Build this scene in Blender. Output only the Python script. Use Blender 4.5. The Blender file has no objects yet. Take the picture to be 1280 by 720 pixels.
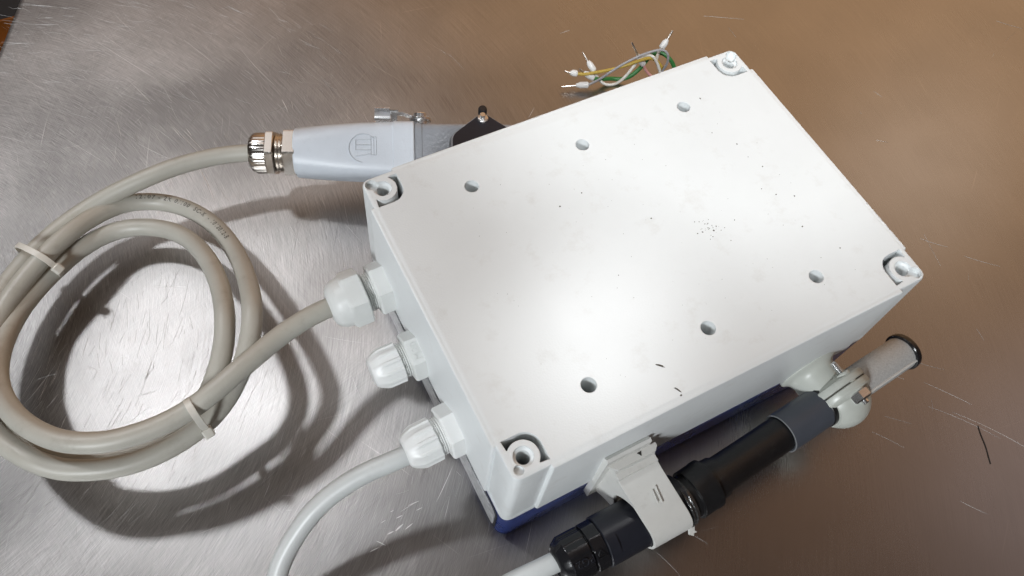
import bpy, bmesh, math, random
from mathutils import Vector as V, Matrix
PI = math.pi
scene = bpy.context.scene
LOOP_PATH = [(-0.0347, 0.2899, 0.0420), (-0.0433, 0.2938, 0.0420), (-0.0593, 0.2988, 0.0420), (-0.0748, 0.3013, 0.0420), (-0.0931, 0.3027, 0.0415), (-0.1120, 0.3024, 0.0400), (-0.1340, 0.3022, 0.0360), (-0.1565, 0.2988, 0.0320), (-0.1788, 0.2889, 0.0310), (-0.1997, 0.2721, 0.0320), (-0.2184, 0.2490, 0.0340), (-0.2305, 0.2228, 0.0380), (-0.2325, 0.1915, 0.0440), (-0.2251, 0.1632, 0.0490), (-0.2122, 0.1417, 0.0510), (-0.2014, 0.1303, 0.0490), (-0.1893, 0.1228, 0.0480), (-0.1708, 0.1163, 0.0470), (-0.1502, 0.1144, 0.0470), (-0.1272, 0.1180, 0.0485), (-0.1096, 0.1260, 0.0520), (-0.0955, 0.1385, 0.0560), (-0.0846, 0.1521, 0.0620), (-0.0774, 0.1706, 0.0630), (-0.0749, 0.2023, 0.0480), (-0.0772, 0.2364, 0.0340), (-0.0843, 0.2624, 0.0270), (-0.0955, 0.2817, 0.0240), (-0.1116, 0.2948, 0.0240), (-0.1304, 0.2990, 0.0270), (-0.1486, 0.2924, 0.0330), (-0.1653, 0.2811, 0.0380), (-0.1831, 0.2687, 0.0390), (-0.2001, 0.2549, 0.0380), (-0.2154, 0.2377, 0.0370), (-0.2262, 0.2161, 0.0360), (-0.2292, 0.1932, 0.0360), (-0.2200, 0.1675, 0.0370), (-0.2054, 0.1463, 0.0370), (-0.1874, 0.1330, 0.0370), (-0.1677, 0.1249, 0.0380), (-0.1459, 0.1239, 0.0390), (-0.1257, 0.1312, 0.0430), (-0.1116, 0.1405, 0.0510), (-0.1008, 0.1541, 0.0570), (-0.0938, 0.1721, 0.0590), (-0.0910, 0.1964, 0.0520), (-0.0928, 0.2246, 0.0410), (-0.0996, 0.2509, 0.0310), (-0.1112, 0.2686, 0.0260), (-0.1276, 0.2797, 0.0240), (-0.1443, 0.2826, 0.0240), (-0.1613, 0.2776, 0.0260), (-0.1775, 0.2687, 0.0270), (-0.1935, 0.2559, 0.0290), (-0.2077, 0.2391, 0.0320), (-0.2173, 0.2170, 0.0370), (-0.2189, 0.1934, 0.0450), (-0.2120, 0.1681, 0.0560), (-0.2027, 0.1504, 0.0610), (-0.1908, 0.1363, 0.0640), (-0.1773, 0.1275, 0.0650), (-0.1625, 0.1226, 0.0650), (-0.1425, 0.1209, 0.0650), (-0.1249, 0.1227, 0.0660), (-0.1103, 0.1259, 0.0690), (-0.0928, 0.1323, 0.0700), (-0.0697, 0.1424, 0.0670), (-0.0518, 0.1477, 0.0650), (-0.0394, 0.1492, 0.0640), (-0.0243, 0.1502, 0.0640)]
PALE_PATH = [(-0.0187, 0.0550, 0.0580), (-0.0299, 0.0521, 0.0580), (-0.0414, 0.0523, 0.0570), (-0.0571, 0.0537, 0.0540), (-0.0738, 0.0530, 0.0490), (-0.0894, 0.0496, 0.0430), (-0.1032, 0.0434, 0.0350), (-0.1136, 0.0367, 0.0280), (-0.1207, 0.0286, 0.0220), (-0.1274, 0.0172, 0.0150), (-0.1320, 0.0005, 0.0080), (-0.1370, -0.0180, 0.0065)]
STUB_PATH = [(0.0230, -0.0324, 0.0500), (0.0130, -0.0313, 0.0500), (0.0017, -0.0307, 0.0490), (-0.0106, -0.0297, 0.0460), (-0.0267, -0.0303, 0.0400), (-0.0485, -0.0330, 0.0280), (-0.0695, -0.0384, 0.0160), (-0.0913, -0.0458, 0.0080)]
WIRE_GREY = [(0.2230, 0.2815, 0.0060), (0.2260, 0.2805, 0.0080), (0.2299, 0.2782, 0.0120), (0.2353, 0.2760, 0.0180), (0.2465, 0.2753, 0.0240), (0.2594, 0.2739, 0.0290), (0.2693, 0.2719, 0.0320), (0.2771, 0.2692, 0.0340), (0.2810, 0.2661, 0.0330), (0.2819, 0.2631, 0.0300), (0.2810, 0.2613, 0.0240), (0.2797, 0.2620, 0.0180), (0.2778, 0.2604, 0.0120)]
FERR_GREY = [(0.2033, 0.2900, 0.0040), (0.2142, 0.2858, 0.0050), (0.2230, 0.2815, 0.0060)]
WIRE_WHITE = [(0.2300, 0.2866, 0.0140), (0.2317, 0.2853, 0.0100), (0.2335, 0.2822, 0.0070), (0.2362, 0.2780, 0.0050), (0.2404, 0.2749, 0.0050), (0.2466, 0.2737, 0.0060), (0.2530, 0.2740, 0.0100), (0.2595, 0.2754, 0.0160), (0.2663, 0.2773, 0.0220), (0.2706, 0.2746, 0.0260), (0.2739, 0.2709, 0.0260), (0.2760, 0.2669, 0.0220), (0.2769, 0.2633, 0.0180), (0.2786, 0.2601, 0.0120)]
FERR_WHITE = [(0.2253, 0.2997, 0.0240), (0.2274, 0.2936, 0.0190), (0.2300, 0.2866, 0.0140)]
WIRE_GREEN = [(0.2287, 0.2837, 0.0090), (0.2320, 0.2821, 0.0080), (0.2374, 0.2820, 0.0060), (0.2455, 0.2813, 0.0040), (0.2524, 0.2774, 0.0040), (0.2594, 0.2749, 0.0070), (0.2678, 0.2755, 0.0120), (0.2729, 0.2763, 0.0180), (0.2782, 0.2767, 0.0220), (0.2840, 0.2738, 0.0240), (0.2880, 0.2680, 0.0220), (0.2905, 0.2636, 0.0180), (0.2910, 0.2601, 0.0140), (0.2899, 0.2573, 0.0100)]
FERR_GREEN = [(0.2194, 0.2926, 0.0150), (0.2228, 0.2900, 0.0120), (0.2287, 0.2837, 0.0090)]
WIRE_YELLOW = [(0.2171, 0.2912, 0.0120), (0.2217, 0.2880, 0.0120), (0.2304, 0.2835, 0.0150), (0.2404, 0.2782, 0.0190), (0.2517, 0.2749, 0.0220), (0.2605, 0.2736, 0.0240), (0.2695, 0.2724, 0.0250), (0.2758, 0.2702, 0.0230), (0.2803, 0.2662, 0.0180), (0.2818, 0.2614, 0.0130), (0.2807, 0.2575, 0.0100)]
FERR_YELLOW = [(0.2088, 0.2969, 0.0130), (0.2120, 0.2937, 0.0125), (0.2171, 0.2912, 0.0120)]
WIRE_PINK = [(0.2693, 0.2750, 0.0160), (0.2712, 0.2740, 0.0120), (0.2736, 0.2715, 0.0080), (0.2759, 0.2669, 0.0060), (0.2761, 0.2599, 0.0060)]
FERR_PINK = [(0.2588, 0.2838, 0.0360), (0.2640, 0.2784, 0.0250), (0.2693, 0.2750, 0.0160)]
WIRE_BROWN = [(0.2837, 0.2752, 0.0280), (0.2800, 0.2733, 0.0260), (0.2781, 0.2710, 0.0220), (0.2787, 0.2673, 0.0170), (0.2805, 0.2630, 0.0120), (0.2800, 0.2565, 0.0100)]
FERR_BROWN = [(0.2943, 0.2796, 0.0380), (0.2884, 0.2765, 0.0340), (0.2837, 0.2752, 0.0280)]
PLUG_PTS = [(-0.0433, 0.2938, 0.0420), (-0.0149, 0.2807, 0.0420), (0.0583, 0.2486, 0.0420), (0.0831, 0.2379, 0.0420), (0.1200, 0.2221, 0.0420)]
TIE_PTS = [(-0.1774, 0.2547, 0.0600), (-0.1227, 0.1256, 0.0560), (-0.1242, 0.1302, 0.0640), (-0.1192, 0.1196, 0.0500), (-0.1853, 0.2721, 0.0550), (-0.1687, 0.2410, 0.0600)]
TABLE_EDGE = [(-0.1566, 0.5543, 0.0000), (-0.1822, 0.5009, 0.0000)]
LEVER = [(0.0399, 0.2694, 0.0620), (0.0545, 0.2629, 0.0620), (0.0672, 0.2573, 0.0620), (0.1077, 0.2455, 0.0620), (0.0791, 0.2332, 0.0620), (0.1171, 0.2290, 0.0620)]
SCRATCHES = [(-0.1189, 0.4927, -0.0817, 0.4243, 1.20), (-0.0877, 0.3847, -0.0709, 0.3315, 0.90), (-0.0794, 0.3346, -0.0777, 0.2978, 1.60), (-0.0750, 0.3621, -0.0770, 0.3714, 1.20), (-0.0802, 0.3728, -0.0690, 0.3379, 0.80), (-0.0527, 0.4606, -0.0361, 0.4192, 0.90), (-0.0961, 0.5147, -0.0831, 0.4755, 0.80), (-0.1673, 0.4115, -0.1304, 0.3504, 0.70), (-0.1033, 0.4355, -0.0932, 0.4044, 0.90), (-0.0862, 0.3772, -0.0828, 0.3639, 1.20), (-0.1773, 0.4767, -0.1555, 0.4405, 0.70), (-0.1133, 0.3726, -0.0943, 0.3461, 0.80), (-0.0150, 0.4348, -0.0025, 0.3843, 0.90), (-0.0029, 0.3700, -0.0028, 0.3558, 1.30), (0.0362, 0.3386, 0.0382, 0.3271, 0.90), (-0.1394, 0.5170, -0.1129, 0.4711, 0.70), (0.3055, -0.0637, 0.3335, -0.1047, 1.00), (0.2932, -0.0534, 0.3220, -0.0919, 0.45), (0.3027, -0.0391, 0.3217, -0.0660, 0.50), (0.2821, -0.0214, 0.2916, -0.0311, 0.50), (0.2683, -0.1103, 0.2785, -0.1247, 0.50), (0.3008, -0.0167, 0.3221, -0.0381, 0.35), (0.2613, -0.0453, 0.2748, -0.0579, 0.35), (0.3811, 0.0512, 0.3956, 0.0360, 1.20), (0.4014, 0.0248, 0.4204, 0.0060, 0.80), (0.6126, 0.2026, 0.6285, 0.1847, 0.80), (0.6196, 0.1841, 0.5982, 0.1781, 0.40), (0.4133, 0.1398, 0.4210, 0.1337, 1.00), (0.5743, 0.1692, 0.5808, 0.1727, 0.90), (-0.0651, 0.0299, -0.0612, 0.0250, 1.60), (-0.0580, 0.0304, -0.0539, 0.0304, 2.60), (-0.0531, 0.0300, -0.0473, 0.0317, 3.40), (-0.0478, 0.0283, -0.0421, 0.0296, 2.20), (-0.0498, 0.0365, -0.0457, 0.0365, 2.20), (-0.0406, 0.0402, -0.0335, 0.0398, 2.00), (-0.0375, 0.0355, -0.0333, 0.0355, 1.60), (-0.0588, 0.0379, -0.0556, 0.0383, 1.20), (-0.0513, 0.0414, -0.0492, 0.0414, 1.40), (-0.0708, 0.0258, -0.0649, 0.0258, 1.80), (-0.0463, 0.0388, -0.0356, 0.0398, 1.00), (-0.0249, 0.0345, -0.0065, 0.0501, 1.40), (-0.0250, 0.0231, -0.0161, 0.0343, 0.90), (-0.0396, 0.1312, -0.0402, 0.1135, 0.80), (0.0059, 0.2611, 0.0013, 0.2404, 0.70), (-0.0217, 0.2362, -0.0278, 0.2140, 0.90), (-0.0357, 0.2427, -0.0417, 0.2135, 0.80), (-0.0556, 0.2305, -0.0604, 0.2052, 0.80), (0.0214, -0.0255, 0.0426, -0.0312, 0.40), (0.0788, -0.0494, 0.0842, -0.0671, 0.35), (0.1033, -0.0505, 0.1094, -0.0597, 0.40), (0.0340, -0.0126, 0.0362, -0.0280, 0.70), (0.0077, -0.0166, 0.0217, -0.0003, 0.70), (0.2467, -0.0502, 0.2588, -0.0680, 0.30), (0.3626, 0.3149, 0.3939, 0.2973, 0.50), (0.2338, 0.3463, 0.2433, 0.3464, 0.80), (0.1648, 0.2746, 0.1749, 0.2828, 0.90)]
GLINT_CENTRE = (-0.3280, 0.3001)
HAIR = [(0.3146, -0.0786, .0004), (0.3114, -0.0849, .0004), (0.3092, -0.0915, .0004), (0.3059, -0.0970, .0004), (0.3035, -0.1017, .0004)]
CAM_LOC = (-0.0612, -0.0643, 0.4615)
CAM_RIGHT = (0.88598, -0.45846, 0.06963)
CAM_UP = (0.37410, 0.79538, 0.47688)
CAM_FWD = (0.27401, 0.39646, -0.87621)
CAM_F = 950.11
ENC_W, ENC_H = 0.1819, 0.1234
SPECKS = [(0.1066, 0.1252), (0.1580, 0.0762), (0.1537, 0.0753), (0.1600, 0.0736), (0.1579, 0.0791), (0.1627, 0.0752), (0.1507, 0.0756), (0.2070, 0.1175), (0.2075, 0.1070), (0.2111, 0.0978), (0.2011, 0.0851), (0.2064, 0.0785), (0.2154, 0.0732), (0.0903, 0.0195), (0.0913, 0.0052), (0.0911, 0.0021), (0.2068, 0.1556), (0.1982, 0.1305), (0.1745, 0.0743), (0.2172, 0.0347), (0.1329, 0.0946), (0.2068, 0.0548), (0.0913, 0.1223), (0.0981, 0.0718)]
FLANGE = [(0.0789, 0.2316), (0.1052, 0.2409), (0.1162, 0.2186), (0.1034, 0.1939), (0.0778, 0.1853), (0.0685, 0.2096)]

# ------------------------------------------------------------------ camera
cd = bpy.data.cameras.new('camera'); cam = bpy.data.objects.new('camera', cd); scene.collection.objects.link(cam)
cd.sensor_width = 36; cd.lens = CAM_F / 1280 * 36; cd.clip_start = .02; cd.clip_end = 50
r_, u_, f_ = V(CAM_RIGHT), V(CAM_UP), V(CAM_FWD)
cam.matrix_world = Matrix(((r_.x, u_.x, -f_.x, CAM_LOC[0]), (r_.y, u_.y, -f_.y, CAM_LOC[1]), (r_.z, u_.z, -f_.z, CAM_LOC[2]), (0, 0, 0, 1)))
scene.camera = cam

# ------------------------------------------------------------------ room light: warm dim surroundings
ROUGH = .34
w = bpy.data.worlds.new('World'); scene.world = w; w.use_nodes = True
nt = w.node_tree; bg = nt.nodes['Background']; N, K = nt.nodes.new, nt.links.new
tc = N('ShaderNodeTexCoord'); dot = N('ShaderNodeVectorMath'); dot.operation = 'DOT_PRODUCT'
K(tc.outputs['Generated'], dot.inputs[0]); dot.inputs[1].default_value = V((.75, .60, .28)).normalized()
rm = N('ShaderNodeMapRange'); rm.inputs[1].default_value = -1; rm.inputs[2].default_value = 1; K(dot.outputs['Value'], rm.inputs[0])
ramp = N('ShaderNodeValToRGB'); K(rm.outputs[0], ramp.inputs[0]); ramp.color_ramp.interpolation = 'EASE'   # warm wood-brown room on the far right, dim grey behind
els = ramp.color_ramp.elements
els[0].position = .45; els[0].color = (.034, .029, .026, 1)
els[1].position = .96; els[1].color = (.66, .40, .215, 1)
e = els.new(.65); e.color = (.066, .048, .040, 1)
e = els.new(.80); e.color = (.185, .108, .068, 1)
K(ramp.outputs[0], bg.inputs['Color']); bg.inputs['Strength'].default_value = 1.0

def lamp(name, kind, loc, target, energy, col=(1, 1, 1), size=.1, **kw):
    d = bpy.data.lights.new(name, kind); d.energy = energy; d.color = col
    if kind == 'AREA': d.shape = 'DISK'; d.size = size
    else: d.shadow_soft_size = size
    for k, v in kw.items(): setattr(d, k, v)
    o = bpy.data.objects.new(name, d); scene.collection.objects.link(o); o.location = loc
    o.rotation_euler = (V(target) - V(loc)).to_track_quat('-Z', 'Y').to_euler(); return o
# key ceiling lamp, beyond the table to the left
lamp('ceiling_lamp_left', 'AREA', (-.52, .86, 1.25), (-.1, .15, 0), 5.0, (.95, .97, 1), .11)
# large soft light added behind the table for the broad grey sheen
lamp('sheen_light', 'AREA', (-.50, 1.75, 2.0), (-.05, .25, 0), 4.4, (.94, .97, 1), 1.5)
# spot added beyond the box, cone narrowed to one glare patch on the panel
lamp('glare_spot', 'SPOT', (.58, .485, 1.5), (.068, .042, .12), 78, (.95, .98, 1), .05, spot_size=math.radians(3.3), spot_blend=1)
# broad fill light added over the viewer's left shoulder to brighten the box
lamp('fill_light_left', 'AREA', (-1.55, -1.10, 1.35), (.05, .1, 0), 37, (.93, .97, 1), .4)
# spot added so its cone edge forms the panel's light and dark halves
lamp('panel_fill_spot', 'SPOT', (-.05, -.60, 1.5), (.262, .222, .12), 64, (.95, .98, 1), .05, spot_size=math.radians(14.0), spot_blend=.16)

# two dim lights added for pale reflections on the right of the sheet
lamp('added_glow_right', 'AREA', (2.4, .95, 2.3), (.42, .11, 0), .6, (1, .93, .84), .7)
lamp('added_glow_near', 'AREA', (2.1, -.45, 2.25), (.30, -.11, 0), .8, (.95, .90, 1), 1.1)

vs_ = scene.view_settings; vs_.view_transform = 'Standard'; vs_.look = 'None'; vs_.exposure = .08; vs_.gamma = 1; vs_.use_curve_mapping = False
scene.cycles.max_bounces = 8; scene.cycles.sample_clamp_indirect = 6

# ------------------------------------------------------------------ helpers
COL = scene.collection

def new_mat(name):
    m = bpy.data.materials.new(name); m.use_nodes = True
    nt = m.node_tree; b = nt.nodes['Principled BSDF']
    return m, nt, b

def mat(name, col, rough=.4, metal=0, var=.06, nscale=60, bump=.0, bscale=400, bevel=.0004, spec=.5, rvar=.12, dirt=None, coat=0):
    m, nt, b = new_mat(name); N, K = nt.nodes.new, nt.links.new
    b.inputs['Metallic'].default_value = metal
    b.inputs['Specular IOR Level'].default_value = spec
    b.inputs['Coat Weight'].default_value = coat
    tc = N('ShaderNodeTexCoord')
    n = N('ShaderNodeTexNoise'); n.inputs['Scale'].default_value = nscale; n.inputs['Detail'].default_value = 6; n.inputs['Roughness'].default_value = .62
    K(tc.outputs['Object'], n.inputs['Vector'])
    r = N('ShaderNodeMapRange'); r.inputs[1].default_value = .3; r.inputs[2].default_value = .7
    r.inputs[3].default_value = 1 - var; r.inputs[4].default_value = 1 + var
    K(n.outputs['Fac'], r.inputs[0])
    mx = N('ShaderNodeVectorMath'); mx.operation = 'SCALE'
    mx.inputs[0].default_value = col; K(r.outputs[0], mx.inputs['Scale'])
    cout = mx.outputs[0]
    if dirt:
        n2 = N('ShaderNodeTexNoise'); n2.inputs['Scale'].default_value = dirt[1]; n2.inputs['Detail'].default_value = 8; n2.inputs['Roughness'].default_value = .7
        K(tc.outputs['Object'], n2.inputs['Vector'])
        r2 = N('ShaderNodeMapRange'); r2.inputs[1].default_value = .56; r2.inputs[2].default_value = .75; r2.inputs[4].default_value = dirt[2]
        K(n2.outputs['Fac'], r2.inputs[0])
        mm = N('ShaderNodeMix'); mm.data_type = 'RGBA'; K(r2.outputs[0], mm.inputs[0]); K(cout, mm.inputs[6]); mm.inputs[7].default_value = (*dirt[0], 1)
        cout = mm.outputs[2]
    K(cout, b.inputs['Base Color'])
    r3 = N('ShaderNodeMapRange'); r3.inputs[1].default_value = .3; r3.inputs[2].default_value = .7
    r3.inputs[3].default_value = rough - rvar * rough; r3.inputs[4].default_value = rough + rvar * rough
    K(n.outputs['Fac'], r3.inputs[0]); K(r3.outputs[0], b.inputs['Roughness'])
    last = None
    if bevel:
        bv = N('ShaderNodeBevel'); bv.samples = 4; bv.inputs['Radius'].default_value = bevel; last = bv.outputs[0]
    if bump:
        n4 = N('ShaderNodeTexNoise'); n4.inputs['Scale'].default_value = bscale; n4.inputs['Detail'].default_value = 3
        K(tc.outputs['Object'], n4.inputs['Vector'])
        bp = N('ShaderNodeBump'); bp.inputs['Strength'].default_value = bump; bp.inputs['Distance'].default_value = .001
        K(n4.outputs['Fac'], bp.inputs['Height'])
        if last: K(last, bp.inputs['Normal'])
        last = bp.outputs[0]
    if last: K(last, b.inputs['Normal'])
    return m

M = {}
M['white_plastic'] = mat('white_plastic', (.755, .785, .79), .36, var=.025, nscale=18, bump=.08, bscale=1100, bevel=.0007, dirt=((.47, .44, .39), 70, .22))
M['gland_white'] = mat('gland_white', (.80, .81, .80), .38, var=.03, bevel=.0006, dirt=((.45, .42, .38), 90, .15))
M['gland_grey'] = mat('gland_grey', (.70, .715, .70), .42, var=.03, bevel=.0006, dirt=((.4, .38, .34), 90, .2))
M['clip_white'] = mat('clip_white', (.70, .70, .67), .42, var=.04, bevel=.0005, dirt=((.36, .34, .30), 80, .35))
M['clamp_grey'] = mat('clamp_grey', (.56, .58, .53), .36, var=.03, bevel=.0006, dirt=((.4, .38, .34), 80, .15))
M['blue_plastic'] = mat('blue_plastic', (.015, .038, .19), .28, var=.08, bevel=.001)
M['cable_grey'] = mat('cable_grey', (.455, .44, .39), .42, var=.05, nscale=40, bump=.08, bscale=500, bevel=0, dirt=((.22, .19, .15), 60, .35))
M['cable_pale'] = mat('cable_pale', (.60, .62, .615), .38, var=.04, nscale=40, bump=.06, bscale=500, bevel=0, dirt=((.4, .38, .34), 60, .25))
M['nickel'] = mat('nickel', (.74, .70, .65), .2, 1, var=.05, nscale=120, bevel=.0004)
M['zinc'] = mat('zinc', (.80, .80, .80), .26, 1, var=.06, nscale=150, bump=.02, bscale=700, bevel=.0004)
M['hood_paint'] = mat('hood_paint', (.61, .655, .71), .38, var=.03, nscale=60, bump=.12, bscale=900, bevel=.0006, dirt=((.3, .33, .36), 100, .2))
M['housing_paint'] = mat('housing_paint', (.27, .285, .31), .24, var=.06, nscale=80, bump=.45, bscale=420, bevel=.0006, coat=.3)
M['black_gloss'] = mat('black_gloss', (.012, .012, .014), .17, var=.1, bevel=.0006)
M['black_satin'] = mat('black_satin', (.016, .017, .024), .38, var=.1, spec=.35, bevel=.0005, bump=.04)
M['black_rubber'] = mat('black_rubber', (.009, .009, .010), .4, var=.15, bump=.12, bscale=600, dirt=((.05, .05, .045), 120, .5))
M['slate_tube'] = mat('slate_tube', (.075, .085, .105), .36, var=.06, nscale=90, bump=.05)
M['slate_rim'] = mat('slate_rim', (.20, .21, .22), .5, var=.08)
M['mesh_tube'] = mat('mesh_tube', (.50, .50, .49), .45, var=.16, nscale=900, bump=.35, bscale=1300, bevel=0)
M['foil'] = mat('foil', (.72, .73, .75), .38, .6, var=.25, nscale=260, bump=.6, bscale=420, bevel=0)
M['dark_matt'] = mat('dark_matt', (.03, .028, .026), .6, bevel=0)
M['print_ink'] = mat('print_ink', (.07, .06, .05), .6, bevel=0)
M['soot'] = mat('soot', (.07, .06, .05), .8, bevel=0)
M['tie_white'] = mat('tie_white', (.66, .64, .58), .35, var=.04, bevel=.0003)
M['ferrule_white'] = mat('ferrule_white', (.80, .79, .77), .35, bevel=.0002)
for nm, c in (('wire_grey', (.36, .35, .36)), ('wire_white', (.78, .76, .70)), ('wire_green', (.035, .19, .045)),
              ('wire_yellow', (.52, .36, .06)), ('wire_pink', (.68, .33, .31)), ('wire_brown', (.62, .58, .50))):
    M[nm] = mat(nm, c, .4, bevel=0)
M['tin'] = mat('tin', (.8, .74, .68), .28, 1, bevel=.0002)

class MB:
    """collects shapes in world coordinates and links them as one mesh object"""
    def __init__(s): s.v = []; s.f = []
    def add(s, vs, fs):
        o = len(s.v); s.v += [tuple(v) for v in vs]; s.f += [tuple(i + o for i in f) for f in fs]; return s
    def loft(s, loops, cap=True, closed=False):
        n = len(loops[0]); vs = [p for l in loops for p in l]; fs = []
        L_ = len(loops)
        for i in range(L_ if closed else L_ - 1):
            a, b = i * n, ((i + 1) % L_) * n
            for k in range(n):
                fs.append((a + k, a + (k + 1) % n, b + (k + 1) % n, b + k))
        if cap and not closed:
            fs.append(tuple(reversed(range(n)))); fs.append(tuple((L_ - 1) * n + k for k in range(n)))
        return s.add(vs, fs)
    def sweep(s, prof, F, shape=None, n=48, cap=True):
        """prof: (t, r) along frame F's axis; shape(theta, i) scales the radius"""
        o, ax, e1, e2 = F; loops = []
        for i, (t, r) in enumerate(prof):
            lp = []
            for k in range(n):
                th = 2 * PI * k / n; q = r * (shape(th, i) if shape else 1)
                lp.append(o + ax * t + e1 * (q * math.cos(th)) + e2 * (q * math.sin(th)))
            loops.append(lp)
        return s.loft(loops, cap)
    def sections(s, secs, F, n=64):
        """secs: (t, half width, half height, exponent[, dx, dy]) superellipses"""
        o, ax, e1, e2 = F; loops = []
        for q in secs:
            t, a, b, p = q[:4]; dx, dy = (q[4], q[5]) if len(q) > 4 else (0, 0); lp = []
            for k in range(n):
                th = 2 * PI * (k + .5) / n; c, sn = math.cos(th), math.sin(th)
                x = math.copysign(abs(c) ** (2 / p), c) * a + dx; y = math.copysign(abs(sn) ** (2 / p), sn) * b + dy
                lp.append(o + ax * t + e1 * x + e2 * y)
            loops.append(lp)
        return s.loft(loops)
    def box(s, c, size, F=None):
        o, ax, e1, e2 = F or (V((0, 0, 0)), V((0, 0, 1)), V((1, 0, 0)), V((0, 1, 0)))
        vs = []
        for z in (-1, 1):
            for x, y in ((-1, -1), (1, -1), (1, 1), (-1, 1)):
                vs.append(o + e1 * (c[0] + x * size[0] / 2) + e2 * (c[1] + y * size[1] / 2) + ax * (c[2] + z * size[2] / 2))
        return s.add(vs, [(3, 2, 1, 0), (4, 5, 6, 7), (0, 1, 5, 4), (1, 2, 6, 5), (2, 3, 7, 6), (3, 0, 4, 7)])
    def prism(s, poly, z0, z1, F=None):
        o, ax, e1, e2 = F or (V((0, 0, 0)), V((0, 0, 1)), V((1, 0, 0)), V((0, 1, 0)))
        return s.loft([[o + e1 * x + e2 * y + ax * z for x, y in poly] for z in (z0, z1)])
    def tube(s, pts, r, n=20, cap=True):
        pts = [V(p) for p in pts]; loops = []
        up = V((0, 0, 1)); t0 = (pts[1] - pts[0]).normalized()
        e1 = up.cross(t0); e1 = e1.normalized() if e1.length > 1e-4 else V((1, 0, 0))
        for i, p in enumerate(pts):
            t = (pts[min(i + 1, len(pts) - 1)] - pts[max(i - 1, 0)]).normalized()
            e1 = (e1 - t * e1.dot(t)).normalized(); e2 = t.cross(e1)
            rr = r[i] if isinstance(r, (list, tuple)) else r
            loops.append([p + e1 * (rr * math.cos(2 * PI * k / n)) + e2 * (rr * math.sin(2 * PI * k / n)) for k in range(n)])
        return s.loft(loops, cap)
    def mesh(s, name, org):
        me = bpy.data.meshes.new(name); me.from_pydata([(V(v) - org)[:] for v in s.v], [], s.f)
        bm = bmesh.new(); bm.from_mesh(me); bmesh.ops.recalc_face_normals(bm, faces=bm.faces); bm.to_mesh(me); bm.free()
        return me
    def build(s, name, m, parent=None, org=None, angle=32, smooth=True):
        if org is None: org = parent_org(parent) if parent else V((0, 0, 0))
        me = s.mesh(name, V(org)); me.materials.append(M[m] if isinstance(m, str) else m)
        if smooth:
            for p in me.polygons: p.use_smooth = True
            me.set_sharp_from_angle(angle=math.radians(angle))
        o = bpy.data.objects.new(name, me); COL.objects.link(o)
        if parent: o.parent = parent
        else: o.location = org
        return o

def parent_org(p):
    q = V((0, 0, 0))
    while p: q = q + p.location; p = p.parent
    return q

def thing(name, label, cat, loc=(0, 0, 0), group=None):
    o = bpy.data.objects.new(name, None); COL.objects.link(o); o.location = loc; o.empty_display_size = .02
    o['label'] = label; o['category'] = cat
    if group: o['group'] = group
    return o

def frame(o, ax, up=(0, 0, 1)):
    ax = V(ax).normalized(); up = V(up); e1 = up.cross(ax)
    e1 = e1.normalized() if e1.length > 1e-5 else V((1, 0, 0)); e2 = ax.cross(e1)
    return (V(o), ax, e1, e2)          # e1: sideways, e2: up-ish

def smooth_path(pts, sub=8):
    P = [V(p) for p in pts]; out = []
    for i in range(len(P) - 1):
        p0 = P[max(i - 1, 0)]; p1 = P[i]; p2 = P[i + 1]; p3 = P[min(i + 2, len(P) - 1)]
        for k in range(sub):
            t = k / sub
            out.append(.5 * ((2 * p1) + (p2 - p0) * t + (2 * p0 - 5 * p1 + 4 * p2 - p3) * t * t + (3 * p1 - p0 - 3 * p2 + p3) * t ** 3))
    out.append(P[-1])
    for _ in range(6):
        out = [out[0]] + [(out[i - 1] + out[i] * 2 + out[i + 1]) / 4 for i in range(1, len(out) - 1)] + [out[-1]]
    return out

def hexa(th, k=6, ph=0):               # radius factor of a k-sided polygon of apothem 1
    a = 2 * PI / k; return 1 / math.cos(((th + ph) % a) - a / 2)

def text_mesh(txt, size, spacing=1.0, offset=0, extrude=0):
    cu = bpy.data.curves.new('lettering', 'FONT'); cu.body = txt; cu.size = size; cu.space_character = spacing; cu.offset = offset; cu.extrude = extrude
    cu.resolution_u = 2
    ob = bpy.data.objects.new('lettering', cu); COL.objects.link(ob)
    dg = bpy.context.evaluated_depsgraph_get(); me = ob.evaluated_get(dg).to_mesh()
    vs = [v.co.copy() for v in me.vertices]; fs = [tuple(p.vertices) for p in me.polygons]
    ob.evaluated_get(dg).to_mesh_clear(); bpy.data.objects.remove(ob); bpy.data.curves.remove(cu)
    return vs, fs

def boolean(o, cutter, op='DIFFERENCE'):
    md = o.modifiers.new('cut', 'BOOLEAN'); md.object = cutter; md.operation = op; md.solver = 'EXACT'
    dg = bpy.context.evaluated_depsgraph_get(); dg.update()
    me = bpy.data.meshes.new_from_object(o.evaluated_get(dg)); old = o.data
    o.modifiers.clear(); o.data = me; bpy.data.meshes.remove(old)
    bpy.data.objects.remove(cutter)

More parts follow.
